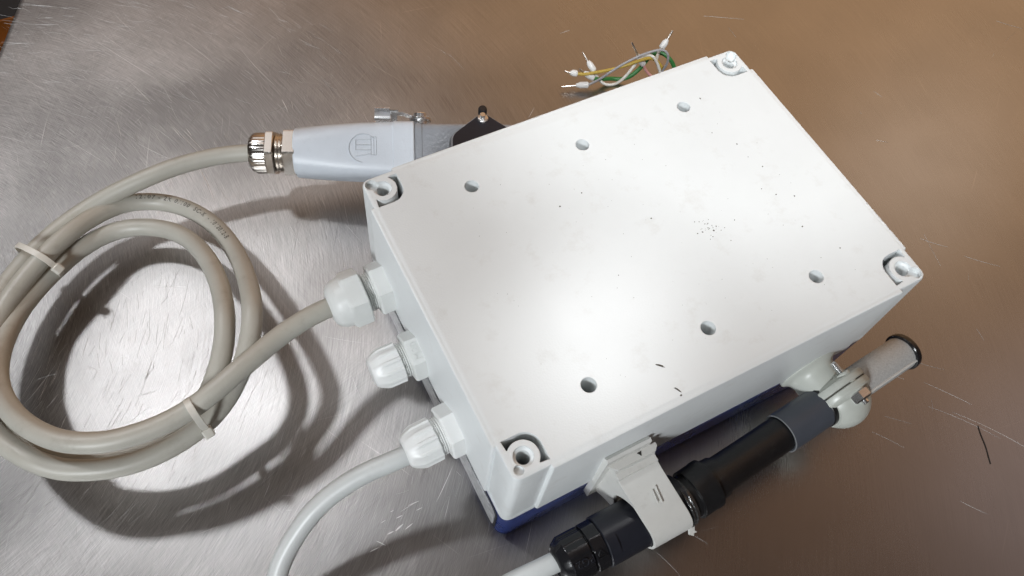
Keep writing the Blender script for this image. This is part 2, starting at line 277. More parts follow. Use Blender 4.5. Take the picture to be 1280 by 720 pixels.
# ------------------------------------------------------------------ setting: steel table and what shows past its edge
def steel():
    m, nt, b = new_mat('scratched_steel'); N, K = nt.nodes.new, nt.links.new
    b.inputs['Metallic'].default_value = 1
    tc = N('ShaderNodeTexCoord')
    def stretched(angle, sx, sy, scale, detail=3, warp=.0, seed=0):
        mp = N('ShaderNodeMapping'); mp.vector_type = 'TEXTURE'
        mp.inputs['Rotation'].default_value = (0, 0, math.radians(angle)); mp.inputs['Scale'].default_value = (sx, sy, 1); mp.inputs['Location'].default_value = (seed, seed * .7, 0)
        src = tc.outputs['Object']
        if warp:
            wn = N('ShaderNodeTexNoise'); wn.inputs['Scale'].default_value = 6; K(src, wn.inputs['Vector'])
            ad = N('ShaderNodeVectorMath'); ad.operation = 'MULTIPLY_ADD'; K(wn.outputs['Color'], ad.inputs[0]); ad.inputs[1].default_value = (warp, warp, 0); K(src, ad.inputs[2]); src = ad.outputs[0]
        K(src, mp.inputs['Vector'])
        n = N('ShaderNodeTexNoise'); n.inputs['Scale'].default_value = scale; n.inputs['Detail'].default_value = detail; n.inputs['Roughness'].default_value = .6
        K(mp.outputs[0], n.inputs['Vector']); return n.outputs['Fac']
    def rng(x, a, b_, c, d, clamp=True):
        r = N('ShaderNodeMapRange'); r.clamp = clamp
        for i, q in enumerate((a, b_, c, d)): r.inputs[i + 1].default_value = q
        K(x, r.inputs[0]); return r.outputs[0]
    def op(o, x, y):
        q = N('ShaderNodeMath'); q.operation = o
        for i, z in enumerate((x, y)):
            if isinstance(z, (int, float)): q.inputs[i].default_value = z
            else: K(z, q.inputs[i])
        return q.outputs[0]
    def blob(scale, seed=0, a=.42, b_=.6):
        mp = N('ShaderNodeMapping'); mp.inputs['Location'].default_value = (seed, seed, 0); K(tc.outputs['Object'], mp.inputs['Vector'])
        n = N('ShaderNodeTexNoise'); n.inputs['Scale'].default_value = scale; n.inputs['Detail'].default_value = 2; K(mp.outputs[0], n.inputs['Vector'])
        return rng(n.outputs['Fac'], a, b_, 0, 1)
    # fine grinding marks, two or three directions in patches
    pol = N('ShaderNodeVectorMath'); pol.operation = 'SUBTRACT'; K(tc.outputs['Object'], pol.inputs[0]); pol.inputs[1].default_value = (GLINT_CENTRE[0], GLINT_CENTRE[1], 0)
    ps = N('ShaderNodeSeparateXYZ'); K(pol.outputs[0], ps.inputs[0])
    pl_ = N('ShaderNodeVectorMath'); pl_.operation = 'LENGTH'; K(pol.outputs[0], pl_.inputs[0])
    pc = N('ShaderNodeCombineXYZ'); K(op('MULTIPLY', pl_.outputs['Value'], 2300), pc.inputs[0]); K(op('MULTIPLY', op('ARCTAN2', ps.outputs[1], ps.outputs[0]), 14), pc.inputs[1])
    pn = N('ShaderNodeTexNoise'); pn.inputs['Scale'].default_value = 1; pn.inputs['Detail'].default_value = 4; pn.inputs['Roughness'].default_value = .6; K(pc.outputs[0], pn.inputs['Vector'])
    glint_arcs = pn.outputs['Fac']                                         # arcs imitating the lamp's glints, painted round its reflection
    fine = op('ADD', op('MULTIPLY', stretched(62, 1, .022, 40, 5, .01), .5), op('MULTIPLY', glint_arcs, .5))
    fine2 = op('MULTIPLY', stretched(100, 1, .03, 34, 5, .02, 3), blob(7, 5))
    fine3 = op('MULTIPLY', stretched(20, 1, .03, 34, 5, .02, 7), blob(6, 9))
    grain = op('ADD', op('MULTIPLY', fine, .9), op('MULTIPLY', op('ADD', fine2, fine3), .55))
    worn = rng(pl_.outputs['Value'], .26, .60, 1, .17)                # hard use near the left edge, smoother sheet to the right
    # single deeper scratches
    sc = None
    for ang, sd, sy, th in ((70, 1, .016, .69), (118, 4, .02, .70), (35, 8, .018, .70), (85, 12, .014, .70), (150, 17, .016, .72), (-10, 21, .02, .73)):
        q = rng(stretched(ang, 1, sy, 11, 2, .012, sd), th, th + .05, 0, 1)
        sc = q if sc is None else op('MAXIMUM', sc, q)
    sc = op('MULTIPLY', sc, op('MULTIPLY', blob(9, 2, .38, .6), op('ADD', worn, .25)))
    stain = blob(5, 13, .35, .7); smear = blob(22, 33, .4, .7)
    rough = op('ADD', rng(stain, 0, 1, ROUGH - .115, ROUGH - .095), op('ADD', op('MULTIPLY', worn, .19), op('MULTIPLY', op('MULTIPLY', op('SUBTRACT', fine, .5), worn), .25)))
    rough = op('ADD', rough, op('MULTIPLY', smear, .012))
    K(rough, b.inputs['Roughness'])
    val = op('ADD', op('ADD', .43, op('MULTIPLY', op('ADD', op('MULTIPLY', worn, .96), .04), rng(grain, .45, 1.1, -.15, .15))), op('MULTIPLY', sc, .16))
    val = op('MULTIPLY', val, rng(smear, 0, 1, 1.012, .985))
    val = op('MULTIPLY', val, op('ADD', 1, op('MULTIPLY', worn, rng(glint_arcs, .36, .66, -.14, .20))))  # glint arcs put into the sheet's colour
    cb = N('ShaderNodeCombineColor'); K(val, cb.inputs[0]); K(op('MULTIPLY', val, .975), cb.inputs[1]); K(op('MULTIPLY', val, .96), cb.inputs[2])
    K(cb.outputs[0], b.inputs['Base Color'])
    h = op('ADD', op('ADD', grain, op('MULTIPLY', rng(glint_arcs, .50, .75, 0, 1), 1.2)), op('MULTIPLY', sc, -.9))
    bp = N('ShaderNodeBump'); K(op('MULTIPLY', op('SUBTRACT', worn, .09), .15), bp.inputs['Strength']); bp.inputs['Distance'].default_value = .0004; K(h, bp.inputs['Height']); K(bp.outputs[0], b.inputs['Normal'])
    return m

M['steel'] = steel()
M['clear_film'] = mat('clear_film', (.05, .05, .05), .15, .2, var=.4, nscale=200, bump=.8, bscale=350, bevel=0)
M['hole_shade'] = mat('hole_shade', (.05, .05, .05), .5, 1, bevel=0)
M['scratch_metal'] = mat('scratch_metal', (.82, .81, .80), .5, .55, bevel=0)
M['dark_floor'] = mat('dark_floor', (.035, .042, .05), .6, var=.3, nscale=4, bevel=0)
M['orange_wood'] = mat('orange_wood', (.30, .10, .015), .5, var=.2, nscale=20, bevel=.002)

def build_table():
    a, b = V(TABLE_EDGE[0]), V(TABLE_EDGE[1]); d = (b - a).normalized()      # runs towards the viewer
    nrm = V((-d.y, d.x, 0)); nrm = nrm if nrm.x > 0 else -nrm               # into the table
    mb = MB(); A = a - d * .75; B = b + d * 1.6; loops = []
    prof = [(1.9, 0), (.006, 0), (.0035, -.0004), (.0016, -.0014), (.0004, -.003), (0, -.0052), (0, -.045), (.012, -.05), (1.9, -.05)]
    for e in (A, B): loops.append([e + nrm * (q - .0052) + V((0, 0, z)) for q, z in prof])
    mb.loft(loops)
    o = mb.build('table', 'steel', org=V((0, 0, 0)), angle=50); o['kind'] = 'structure'
    f = MB(); f.box((0, .5, -.93), (9, 9, .06)); f = f.build('floor', 'dark_floor', org=V((0, .5, -.9)), smooth=False); f['kind'] = 'structure'
    # single bright scratches cut into the sheet, their burrs standing a hair proud
    sc = MB(); rs = random.Random(11)
    def cut(x0, y0, x1, y1, w_):
        a, b = V((x0, y0, 0)), V((x1, y1, 0)); n_ = 5; d_ = b - a; nr = V((-d_.y, d_.x, 0)).normalized(); bow = rs.uniform(-.03, .03) * d_.length
        lo, hi = [], []
        for k in range(n_ + 1):
            t = k / n_; c = a.lerp(b, t) + nr * bow * 4 * t * (1 - t); q = w_ * .00013 * (.18 + math.sin(PI * t) ** .8)
            lo.append(c + nr * q + V((0, 0, .00005))); hi.append(c - nr * q + V((0, 0, .00005)))
        for k in range(n_): sc.add([lo[k], lo[k + 1], hi[k + 1], hi[k], (lo[k] + hi[k]) / 2 + V((0, 0, .00009)), (lo[k + 1] + hi[k + 1]) / 2 + V((0, 0, .00009))], [(0, 1, 5, 4), (4, 5, 2, 3)])
    for s_ in SCRATCHES: cut(*s_)
    for k in range(1700):                                              # short fine ones, most laid along the painted glint arcs
        x, y = (rs.uniform(-.28, .06), rs.uniform(.0, .55)) if k < 1670 else (rs.uniform(.1, .6), rs.uniform(-.16, .5))
        r_ = V((x - GLINT_CENTRE[0], y - GLINT_CENTRE[1], 0)); a = math.atan2(r_.x, -r_.y) + rs.gauss(0, .22) + (rs.uniform(-1.5, 1.5) if rs.random() < .08 else 0)
        l_ = rs.uniform(.003, .014) * (1 if rs.random() < .75 else 2.2)
        cut(x, y, x + l_ * math.cos(a), y + l_ * math.sin(a), (rs.uniform(.25, .7) if rs.random() < .25 else rs.uniform(.15, .35)) if k < 1670 else rs.uniform(.15, .35))
    so = sc.build('scratches', 'scratch_metal', o, smooth=False); so['kind'] = 'stuff'
    hr = MB().tube(smooth_path(HAIR, 4), .00026, 6).build('hair', 'dark_matt', org=V(HAIR[2])); hr['label'] = 'short dark bristle lying on the steel at the right of the box'; hr['category'] = 'bristle'
build_table()
cr = thing('storage_crate', 'small orange crate on the dark floor past the table edge', 'crate', (-.395, 1.60, -.90))
for nm, c_, s_ in (('crate_floor', (0, 0, .008), (.10, .07, .012)), ('side_panel', (0, -.036, .03), (.104, .006, .056)), ('side_panel', (0, .036, .03), (.104, .006, .056)), ('end_panel', (-.0495, 0, .03), (.006, .0655, .056)), ('end_panel', (.0495, 0, .03), (.006, .0655, .056))):
    MB().box(V(cr.location) + V(c_), s_).build(nm, 'orange_wood', cr, smooth=False)

# ------------------------------------------------------------------ the enclosure, lying on its blue lid
W, H, L = ENC_W, ENC_H, .25
ZF = .0485                                                        # where the white half meets the blue lid
enc = thing('electrical_enclosure', 'large white plastic enclosure lying upside down on its blue lid', 'enclosure', (L / 2, W / 2, 0))
XY = (V((0, 0, 0)), V((0, 0, 1)), V((1, 0, 0)), V((0, 1, 0)))

def rrect(x0, y0, x1, y1, r, n=6):
    p = []
    for cx, cy, a in ((x1 - r, y1 - r, 0), (x0 + r, y1 - r, 90), (x0 + r, y0 + r, 180), (x1 - r, y0 + r, 270)):
        for k in range(n + 1):
            t = math.radians(a + 90 * k / n); p.append((cx + r * math.cos(t), cy + r * math.sin(t)))
    return p

def rblock(x0, y0, x1, y1, r, zs):
    """zs: (z, outset) sections of a rounded-rectangle block"""
    mb = MB(); mb.loft([[V((x, y, z)) for x, y in rrect(x0 - d, y0 - d, x1 + d, y1 + d, max(r + min(d, 0), .0006))] for z, d in zs]); return mb

def base_shell():
    top = [(H - .0012, 0), (H - .0003, -.0004), (H, -.0013)]
    towers = rblock(0, 0, L, W, .0045, [(ZF, .0016)] + top)
    o = towers.build('base_shell', 'white_plastic', enc)
    e = .0002
    for x0, y0, x1, y1 in ((.0185, -.002, L - .0185, W + .002), (-.002, .0185, L + .002, W - .0185)):
        c = rblock(x0, y0, x1, y1, .0012, [(ZF + .004, .0016)] + [(z - e, d) for z, d in top]).build('cutter', 'white_plastic', org=parent_org(enc)); boolean(o, c, 'UNION')
    # flange lip round the bottom of the white half
    c = rblock(-.0018, -.0018, L + .0018, W + .0018, .006, [(ZF, 0), (ZF + .0045, 0), (ZF + .006, -.0012), (ZF + .0065, -.003)]).build('cutter', 'white_plastic', org=parent_org(enc)); boolean(o, c, 'UNION')
    # screw pockets in the corners
    def corner(fx, fy, poly): return [((L - x) if fx else x, (W - y) if fy else y) for x, y in poly]
    bc = .0093
    def arc(cx, cy, r, a0, a1, n): return [(cx + r * math.cos(math.radians(a0 + (a1 - a0) * k / n)), cy + r * math.sin(math.radians(a0 + (a1 - a0) * k / n))) for k in range(n + 1)]
    slot = [(.0029, .0198)] + arc(.0113, .0114, .0084, 90, 0, 10) + [(.0197, .0029), (.0150, .0034)] + arc(bc, bc, .0078, -46, 136, 18) + [(.0034, .0150)]
    slot = [slot[0]] + slot[1:]
    for fx in (0, 1):
        for fy in (0, 1):
            c = MB().prism(corner(fx, fy, slot), H - .046, H + .01).build('cutter', 'white_plastic', org=parent_org(enc)); boolean(o, c)
            cx, cy = corner(fx, fy, [(bc, bc)])[0]
            c = MB().sweep([(H - .085, .0034), (H - .0020, .0034), (H - .0012, .0048), (H + .01, .0051)], (V((cx, cy, 0)),) + XY[1:], n=32).build('cutter', 'white_plastic', org=parent_org(enc)); boolean(o, c)
            kx, ky = corner(fx, fy, [(.0046, .0046)])[0]
            d = .0024 if (fx, fy) == (0, 0) else .0032
            c = MB().sweep([(H - d, d), (H + .01, d)], (V((kx, ky, 0)),) + XY[1:], n=20).build('cutter', 'white_plastic', org=parent_org(enc)); boolean(o, c)
            if (fx, fy) != (0, 0):           # keyed recess beside the boss
                q = corner(fx, fy, [(.0030, .0068), (.0068, .0030), (.0088, .0050), (.0050, .0088)])
                c = MB().prism(q, H - .0028, H + .01).build('cutter', 'white_plastic', org=parent_org(enc)); boolean(o, c)
    for hx in (.0536, .1237, .1938):
        for hy in (.0261, .1541):
            c = MB().sweep([(H - .0300, .0010), (H - .0285, .0037), (H + .01, .0040)], (V((hx, hy, 0)),) + XY[1:], n=36).build('cutter', 'white_plastic', org=parent_org(enc)); boolean(o, c)
    for p in o.data.polygons: p.use_smooth = True
    o.data.set_sharp_from_angle(angle=math.radians(28))
    return o
shell = base_shell()
for fx in (0, 1):
    for fy in (0, 1):
        c_ = ((L - .0093) if fx else .0093, (W - .0093) if fy else .0093)
        MB().sweep([(H - .080, .0030), (H - .0335, .0030), (H - .0325, .0024), (H - .0325, .0012), (H - .0350, .0010)], (V((*c_, 0)),) + XY[1:], n=20).build('dark_screw_insert', 'hole_shade', enc)  # dark inserts added as screws to deepen the shade in the holes
lid = rblock(-.0013, -.0013, L + .0013, W + .0013, .0065, [(0, -.006), (.0008, -.003), (.003, -.001), (.006, 0), (ZF - .0012, .0004), (ZF - .0006, -.0006)]).build('lid', 'blue_plastic', enc)
seam = rblock(-.0006, -.0006, L + .0006, W + .0006, .006, [(ZF - .0008, 0), (ZF + .0004, 0)]).build('seal', 'black_rubber', enc)
# silvery strip along the left edge
fo = MB(); fo.prism(rrect(.006, .013, W - .006, .040, .004), 0, .0009, (V((-.0017, 0, 0)), V((-1, 0, 0)), V((0, 1, 0)), V((0, 0, 1)))); 
strip_border = MB().prism(rrect(.0042, .0085, W - .0042, .0455, .005), 0, .0006, (V((-.0014, 0, 0)), V((-1, 0, 0)), V((0, 1, 0)), V((0, 0, 1)))).build('strip_border', 'black_satin', enc)
strip = fo.build('edge_strip', 'foil', enc)
# scuffs and specks
sp = MB(); rs = random.Random(4)
def blotch(x, y, r, asp=1, a=0, n=9):
    pts = []
    for k in range(n):
        t = 2 * PI * k / n; q = r * rs.uniform(.6, 1.15); u, w = q * math.cos(t) * asp, q * math.sin(t)
        pts.append((x + u * math.cos(a) - w * math.sin(a), y + u * math.sin(a) + w * math.cos(a)))
    sp.prism(pts, H - .00005, H + .00008)
for i, (x, y) in enumerate(SPECKS):
    if i in (13, 14): blotch(x, y, .0005, 5, 2.4 if i == 13 else -.9 + 3.0)
    elif i == 15: blotch(x, y, .0006)
    else: blotch(x, y, (.0006 if i == 0 else .00045) * rs.uniform(.6, 1.1), rs.uniform(1, 1.6), rs.uniform(0, 3))
for k in range(26):
    x, y = SPECKS[1]; blotch(x + rs.gauss(0, .0045), y + rs.gauss(0, .004), rs.uniform(.0001, .0003))
for k in range(70):
    blotch(rs.uniform(.03, .22), rs.uniform(.02, .16), rs.uniform(.00008, .0002))
scuffs = sp.build('scuff_marks', 'soot', enc, smooth=False); scuffs['kind'] = 'stuff'

# three cable glands on the left wall
def gland(y, z, s, m, mcap, ribbed, closed, tilt=(0, 0), mark=None):
    F = frame((-.0024, y, z), (-1, tilt[0], tilt[1])); g = MB(); ph = .25
    hx = lambda th, i: hexa(th, 6, ph)
    g.sweep([(-.002, .0135 * s), (0, .0135 * s), (.0004, .0128 * s), (.0075 * s, .0128 * s), (.0085 * s, .0120 * s)], F, lambda th, i: hx(th, i) if i >= 1 else 1, n=72)
    g.sweep([(.0084 * s, .0104 * s)] + [(.0084 * s + .0006 * k, (.0106 if k % 2 else .0097) * s) for k in range(1, 9)], F, n=40)
    o = g.build('cable_gland', m, enc)
    if mark:
        vs, fs = text_mesh(mark, .0062 * s, extrude=.0002)
        t = MB(); a = PI / 6 - ph + PI / 3     # middle of a flat
        best = max((k for k in range(6)), key=lambda k: (F[2] * math.cos(PI / 6 - ph + k * PI / 3) + F[3] * math.sin(PI / 6 - ph + k * PI / 3)).dot(V((0, -.25, 1))))
        a = PI / 6 - ph + best * PI / 3; n_ = F[2] * math.cos(a) + F[3] * math.sin(a); tt = n_.cross(F[1]).normalized()
        w_ = max(v.x for v in vs)
        t.add([F[0] + F[1] * (.0018 * s + v.y) + n_ * (.0128 * s + .0001 + v.z) - tt * (v.x - w_ / 2) for v in vs], fs)
        t.build('raised_lettering', m, o, org=parent_org(enc), smooth=False)
    c = MB()
    if ribbed:
        def rib(th, i):
            if i in (0, 1, 2, 3): return 1 + .07 * (abs((th / (PI / 6)) % 1 - .5) < .22)
            return 1
        pr = [(.0125, .0104), (.0128, .0112), (.0225, .0112), (.0245, .0106), (.0275, .0098), (.0295, .0082), (.0302, .0062)]
        pr = [(t * s, r * s) for t, r in pr] + ([(.0303 * s, .0005)] if closed else [(.0296 * s, .0055 * s), (.024 * s, .0055 * s)])
        c.sweep(pr, F, rib, n=96)
    else:
        def hx2(th, i): return hexa(th, 6, ph) if i in (1, 2) else (1 + (hexa(th, 6, ph) - 1) * .5 if i in (0, 3) else 1)
        pr = [(.0135, .0134), (.0142, .0139), (.0225, .0139), (.0240, .0137), (.0245, .0136), (.0275, .0131), (.0305, .0118), (.0325, .0092), (.0331, .0070), (.0325, .0058), (.026, .0057)]
        c.sweep([(t * s, r * s) for t, r in pr], F, hx2, n=72)
    c.build('cap_nut', mcap, o, org=parent_org(enc))
    return o
gland(.1490, .0640, 1.10, 'gland_grey', 'gland_grey', False, False)
gland(.1025, .0600, 1.0, 'gland_grey', 'gland_white', True, True, mark='M20')
gland(.0540, .0585, 1.04, 'gland_white', 'gland_white', True, False, tilt=(-.03, 0))

# ------------------------------------------------------------------ grey connector lying behind the box
P = [V(p) for p in PLUG_PTS]; pax = (P[2] - P[0]).normalized()
plug = thing('cable_connector', 'light blue-grey metal connector hood with nickel cable gland and side lever', 'connector', (P[1].x, P[1].y, 0))
U = V((0, 0, 1)); side = V((-pax.y, pax.x, 0)); side = side if side.y > 0 else -side
ro = math.radians(27)                                             # the hood lies rolled towards the viewer
up_ = U * math.cos(ro) - side * math.sin(ro); sd_ = side * math.cos(ro) + U * math.sin(ro)
F = (P[1], pax, sd_, up_)
hood = MB().sections([(0, .0156, .0158, 2.5), (.0006, .0163, .0165, 2.5), (.012, .0172, .0174, 2.9), (.026, .0180, .0182, 3.6), (.045, .0186, .0190, 4.6), (.066, .0188, .0192, 5.5), (.0663, .0193, .0196, 5.5), (.0795, .0193, .0196, 5.5), (.0802, .0187, .0190, 5.5)], F, n=96).build('hood', 'hood_paint', plug, angle=25)
e = MB()   # raised emblem on the hood's top: a fluted column shape inside a ring
EF = (P[1] + pax * .0475 + sd_ * -.0005 + up_ * .0191, up_, pax, sd_)
def bar(x0, y0, x1, y1, w=.0006):
    a, b = V((x0, y0, 0)), V((x1, y1, 0)); d = (b - a).normalized(); n_ = V((-d.y, d.x, 0)) * w / 2
    q = [a + n_, a - n_, b - n_, b + n_]; e.prism([(p.x, p.y) for p in q], -.001, .00018, EF)
for y in (.0055, .002, -.0015): bar(-.006, y, .004, y); 
bar(-.006, -.0055, .004, -.0038); bar(-.006, .0055, -.006, -.0015); bar(.004, .007, .004, -.0045); bar(.0058, .0072, .0058, -.0048); bar(.0075, .0072, .0075, -.0048); bar(.004, .0072, .0075, .0072); bar(.004, -.0047, .0075, -.0047)
for k in range(14): 
    a0, a1 = math.radians(40 + k * 16), math.radians(56 + k * 16)
    bar(.0095 * math.cos(a0) - .001, .0095 * math.sin(a0), .0095 * math.cos(a1) - .001, .0095 * math.sin(a1), .0004)
e.build('emblem', 'hood_paint', hood, org=parent_org(plug), smooth=False)
g = MB(); Fg = frame(P[1], -pax)
hx = lambda th, i: hexa(th, 6, .1)
MB().sweep([(-.001, .0150), (0, .0150), (.0068, .0150), (.0070, .0144)], Fg, hx, n=72).build('lock_nut', 'nickel', plug)
g.sweep([(.0066, .0118)] + [(.0066 + .0011 * k, (.0134 if k % 2 else .0118)) for k in range(1, 7)], Fg, n=48)
g.build('threaded_body', 'nickel', plug)
MB().sweep([(.0135, .0128), (.0138, .0140), (.0185, .0140), (.0188, .0132)], Fg, hx, n=72).build('hex_nut', 'nickel', plug)
MB().sweep([(.0187, .0128), (.0190, .0136), (.0262, .0136), (.0283, .0130), (.0300, .0112), (.0305, .0078), (.030, .0062), (.024, .0060)], Fg,
           lambda th, i: 1 + .012 * math.cos(28 * th) if i in (1, 2) else 1, n=144).build('cap_nut', 'nickel', plug)
# locking lever on the far side of the hood
LF = lambda t, s_, z: P[1] + pax * t + sd_ * (s_ - .0028) + up_ * (z + .0060)          # along, out of the far face, towards the top face
LFr = (P[1], pax, sd_, up_)
pth = smooth_path([V((.0190, .0085, 0)), V((.0198, .0040, 0)), V((.0225, .0010, 0)), V((.0262, .0012, 0)), V((.0292, .0040, 0)), V((.0305, .0075, 0))], 4)
loops = []
for i, q in enumerate(pth):
    tn = (pth[min(i + 1, len(pth) - 1)] - pth[max(i - 1, 0)]).normalized(); nn = V((-tn.y, tn.x, 0)) * .0006
    w0 = .0010 * (i / (len(pth) - 1)) ** 3
    loops.append([LF(t_, (q + nn * s_).x, (q + nn * s_).y) for t_, s_ in ((.0530 + w0, 1), (.0640, 1), (.0640, -1), (.0530 + w0, -1))])
lever = MB().loft(loops).build('locking_lever', 'zinc', plug, angle=50)
MB().box((.0242 - .0028, .0058 + .006, .0668), (.0095, .0012, .0042), LFr).build('lever_tab', 'zinc', lever, org=parent_org(plug))
MB().box((.0287 - .0028, .0045 + .006, .0668), (.0012, .0060, .0056), LFr).build('lever_tab', 'zinc', lever, org=parent_org(plug))
am = MB()
for o0, o1 in (((.0262, .0290), (.0240, .0262)), ((.0205, .0222), (.0205, .0222))):
    am.loft([[LF(t_, o[0], z), LF(t_, o[1], z), LF(t_, o[1], z - .0012), LF(t_, o[0], z - .0012)] for t_, o, z in ((.0640, o0, .0050), (.072, o0, .0035), (.080, o1, .0025), (.0895, o1, .0025))])
am.build('lever_arm', 'zinc', lever, org=parent_org(plug), angle=40)
pv = MB(); pv.sweep([(.016, .0050), (.0212, .0050), (.0213, .0074), (.0230, .0074), (.0232, .0046), (.0262, .0046), (.0268, .0040)], (LF(.0840, .0015, .0015), sd_, pax, up_), n=40)
pv.build('pivot_pin', 'zinc', lever, org=parent_org(plug))

hs = thing('bulkhead_housing', 'darker grey bulkhead housing with black diamond flange beside the connector hood', 'connector housing', (P[3].x, P[3].y, 0))
MB().sections([(.0803, .0176, .0180, 6), (.0808, .0180, .0185, 6), (.0850, .0180, .0185, 6), (.0855, .0176, .0181, 6), (.103, .0176, .0181, 6), (.145, .0170, .0176, 6), (.146, .016, .0166, 6)], F, n=80).build('housing_body', 'housing_paint', hs)
fc = sum((V((x, y, 0)) for x, y in FLANGE), V((0, 0, 0))) / 6
def scaled(k): return [((x - fc.x) * k + fc.x, (y - fc.y) * k + fc.y) for x, y in FLANGE]
def rounded(poly, r=.004, n=5):
    out = []
    for i, p in enumerate(poly):
        p = V((*p, 0)); a = V((*poly[i - 1], 0)); b = V((*poly[(i + 1) % len(poly)], 0))
        u = (a - p).normalized(); w = (b - p).normalized(); s0, s1 = p + u * r, p + w * r
        for k in range(n + 1):
            t = k / n; q = s0 * (1 - t) ** 2 + p * 2 * t * (1 - t) + s1 * t * t; out.append((q.x, q.y))
    return out
MB().prism(rounded(scaled(1.06)), .057, .0675).build('flange', 'housing_paint', hs)
gk = MB(); gk.prism(rounded(scaled(1.0)), .0672, .0692); gk.build('gasket', 'black_satin', hs)
kx, ky = V((*FLANGE[1], 0)) * .82 + fc * .18, 0
sc_ = MB(); sc_.sweep([(.066, .0038), (.0700, .0038), (.0708, .0030)], (V((kx.x, kx.y, 0)),) + XY[1:], n=24); sc_.sweep([(.070, .0018), (.0735, .0018)], (V((kx.x, kx.y, 0)),) + XY[1:], n=16)
sc_.build('flange_screw', 'zinc', hs)
ap = V((*FLANGE[1], 0)) * 1.0
MB().sweep([(.0635, .0030), (.0725, .0030), (.0735, .0024)], (V((ap.x, ap.y, 0)),) + XY[1:], n=20).build('apex_peg', 'black_gloss', hs)
slot_ = MB(); m0 = fc + (V((*FLANGE[5], 0)) - fc) * .2; slot_.box((m0.x, m0.y, .0693), (.018, .006, .0012)); slot_.build('contact_slot', 'black_gloss', hs)

# ------------------------------------------------------------------ cables
lp = smooth_path(LOOP_PATH); c0 = sum(lp, V((0, 0, 0))) / len(lp)
cab = thing('coiled_cable', 'thick beige-grey cable coiled in two loops between connector and box', 'cable', (c0.x, c0.y, 0))
MB().tube(lp, .0058, 36).build('sheath', 'cable_grey', cab, angle=60)
def print_on(path, r, txt, size, i0, direction, lean, name, parent):
    acc = [0]
    for i in range(1, len(path)): acc.append(acc[-1] + (path[i] - path[i - 1]).length)
    vs, fs = text_mesh(txt, size, 1.25, offset=.00004)
    vv = []
    for v in vs:
        s_ = acc[i0] + direction * v.x; j = 0
        while j < len(acc) - 2 and acc[j + 1] < s_: j += 1
        t = (s_ - acc[j]) / (acc[j + 1] - acc[j]); p = path[j].lerp(path[j + 1], t)
        tn = (path[min(j + 2, len(path) - 1)] - path[max(j - 1, 0)]).normalized() * direction
        sd = V((0, 0, 1)).cross(tn).normalized(); upv = tn.cross(sd)
        a = lean + (v.y - size * .35) / r
        vv.append(p + (upv * math.cos(a) + sd * math.sin(a)) * (r + .00016))
    MB().add(vv, fs).build(name, 'print_ink', parent, smooth=False)
ii = min(range(len(lp) // 3, len(lp) * 3 // 4), key=lambda i: (lp[i] - V(LOOP_PATH[29])).length)
print_on(lp, .0058, '12107 - 2K 0/100  SC-K  - 1012012-B', .0044, ii - 3, -1, .02, 'sheath_print', cab)
pp = smooth_path(PALE_PATH)
pale = thing('pale_cable', 'pale grey-white cable curving from the lowest white gland down to the table', 'cable', (pp[len(pp) // 2].x, pp[len(pp) // 2].y, 0))
MB().tube(pp, .0055, 32).build('sheath', 'cable_pale', pale, angle=60)
st = smooth_path(STUB_PATH)
stub = thing('sensor_cable', 'short pale cable leaving the glossy black gland at the bottom edge', 'cable', (st[len(st) // 2].x, st[len(st) // 2].y, 0))
MB().tube(st, .0054, 24).build('sheath', 'cable_pale', stub, angle=60)

def cable_tie(label, centre, across, half, tail, z_sp, name='cable_tie'):
    """band round the strands: centre of the bundle, direction across it, half sizes"""
    t = thing(name, label, 'cable tie', centre, 'white cable ties on the coil')
    c = V(centre); ac = V(across).normalized(); up = V((0, 0, 1)); ax = ac.cross(up).normalized()
    band = MB(); loops = []; n = 40
    for k in range(n):
        th = 2 * PI * k / n; cs, sn = math.cos(th), math.sin(th); p_ = 2.6
        x = math.copysign(abs(cs) ** (2 / p_), cs); y = math.copysign(abs(sn) ** (2 / p_), sn)
        def at(dr, w): return c + ac * (x * (half[0] + dr)) + up * (y * (half[1] + dr)) + ax * w
        loops.append([at(0, -.0018), at(.0010, -.0018), at(.0010, .0018), at(0, .0018)])
    band.loft(loops, closed=True); band.build('strap', 'tie_white', t)
    h = MB(); hp = c + ac * tail[0] * (half[0] + .0012) + up * tail[1]
    h.sections([(-.0024, .0025, .0020, 5), (-.0020, .0029, .0024, 5), (.0026, .0029, .0024, 5), (.0030, .0025, .0020, 5)], (hp, (ac * tail[0] * .55 - up * .6).normalized(), ax, (ac * tail[0] * .6 + up * .55).normalized()), n=32)
    h.build('buckle', 'tie_white', t)
    return t
tp = [V(p) for p in TIE_PTS]
def tie_from(i0, i1, z):
    return V((tp[i0].x, tp[i0].y, z)), V((tp[i1].x, tp[i1].y, z))
def bundle(i_ref, rad, zmin=0):
    p = lp[i_ref]; t = (lp[i_ref + 1] - lp[i_ref - 1]); t.z = 0; t.normalize(); s_ = t.cross(V((0, 0, 1)))
    hits = []
    for i in range(len(lp) - 1):
        a, b = (lp[i] - p).dot(t), (lp[i + 1] - p).dot(t)
        if a * b <= 0 and a != b:
            q = lp[i].lerp(lp[i + 1], a / (a - b))
            if (q - p).length < rad and q.z > zmin: hits.append(q)
    xs = [(q - p).dot(s_) for q in hits]; zs = [q.z for q in hits]
    c = p + s_ * ((max(xs) + min(xs)) / 2); c.z = (max(zs) + min(zs)) / 2
    return c, s_, ((max(xs) - min(xs)) / 2 + .0060, (max(zs) - min(zs)) / 2 + .0060)
def near(px_pt):
    return min(range(len(lp) // 3, len(lp)), key=lambda i: (lp[i] - V(px_pt)).length)
c1, s1, h1 = bundle(near(LOOP_PATH[32]), .045)
inner = V((-.10, .2, 0)) - c1; sg = 1 if s1.dot(inner) > 0 else -1
cable_tie('white cable tie at the left round the coil strands nearest the frame edge', c1, s1, h1, (sg, .003), 0)
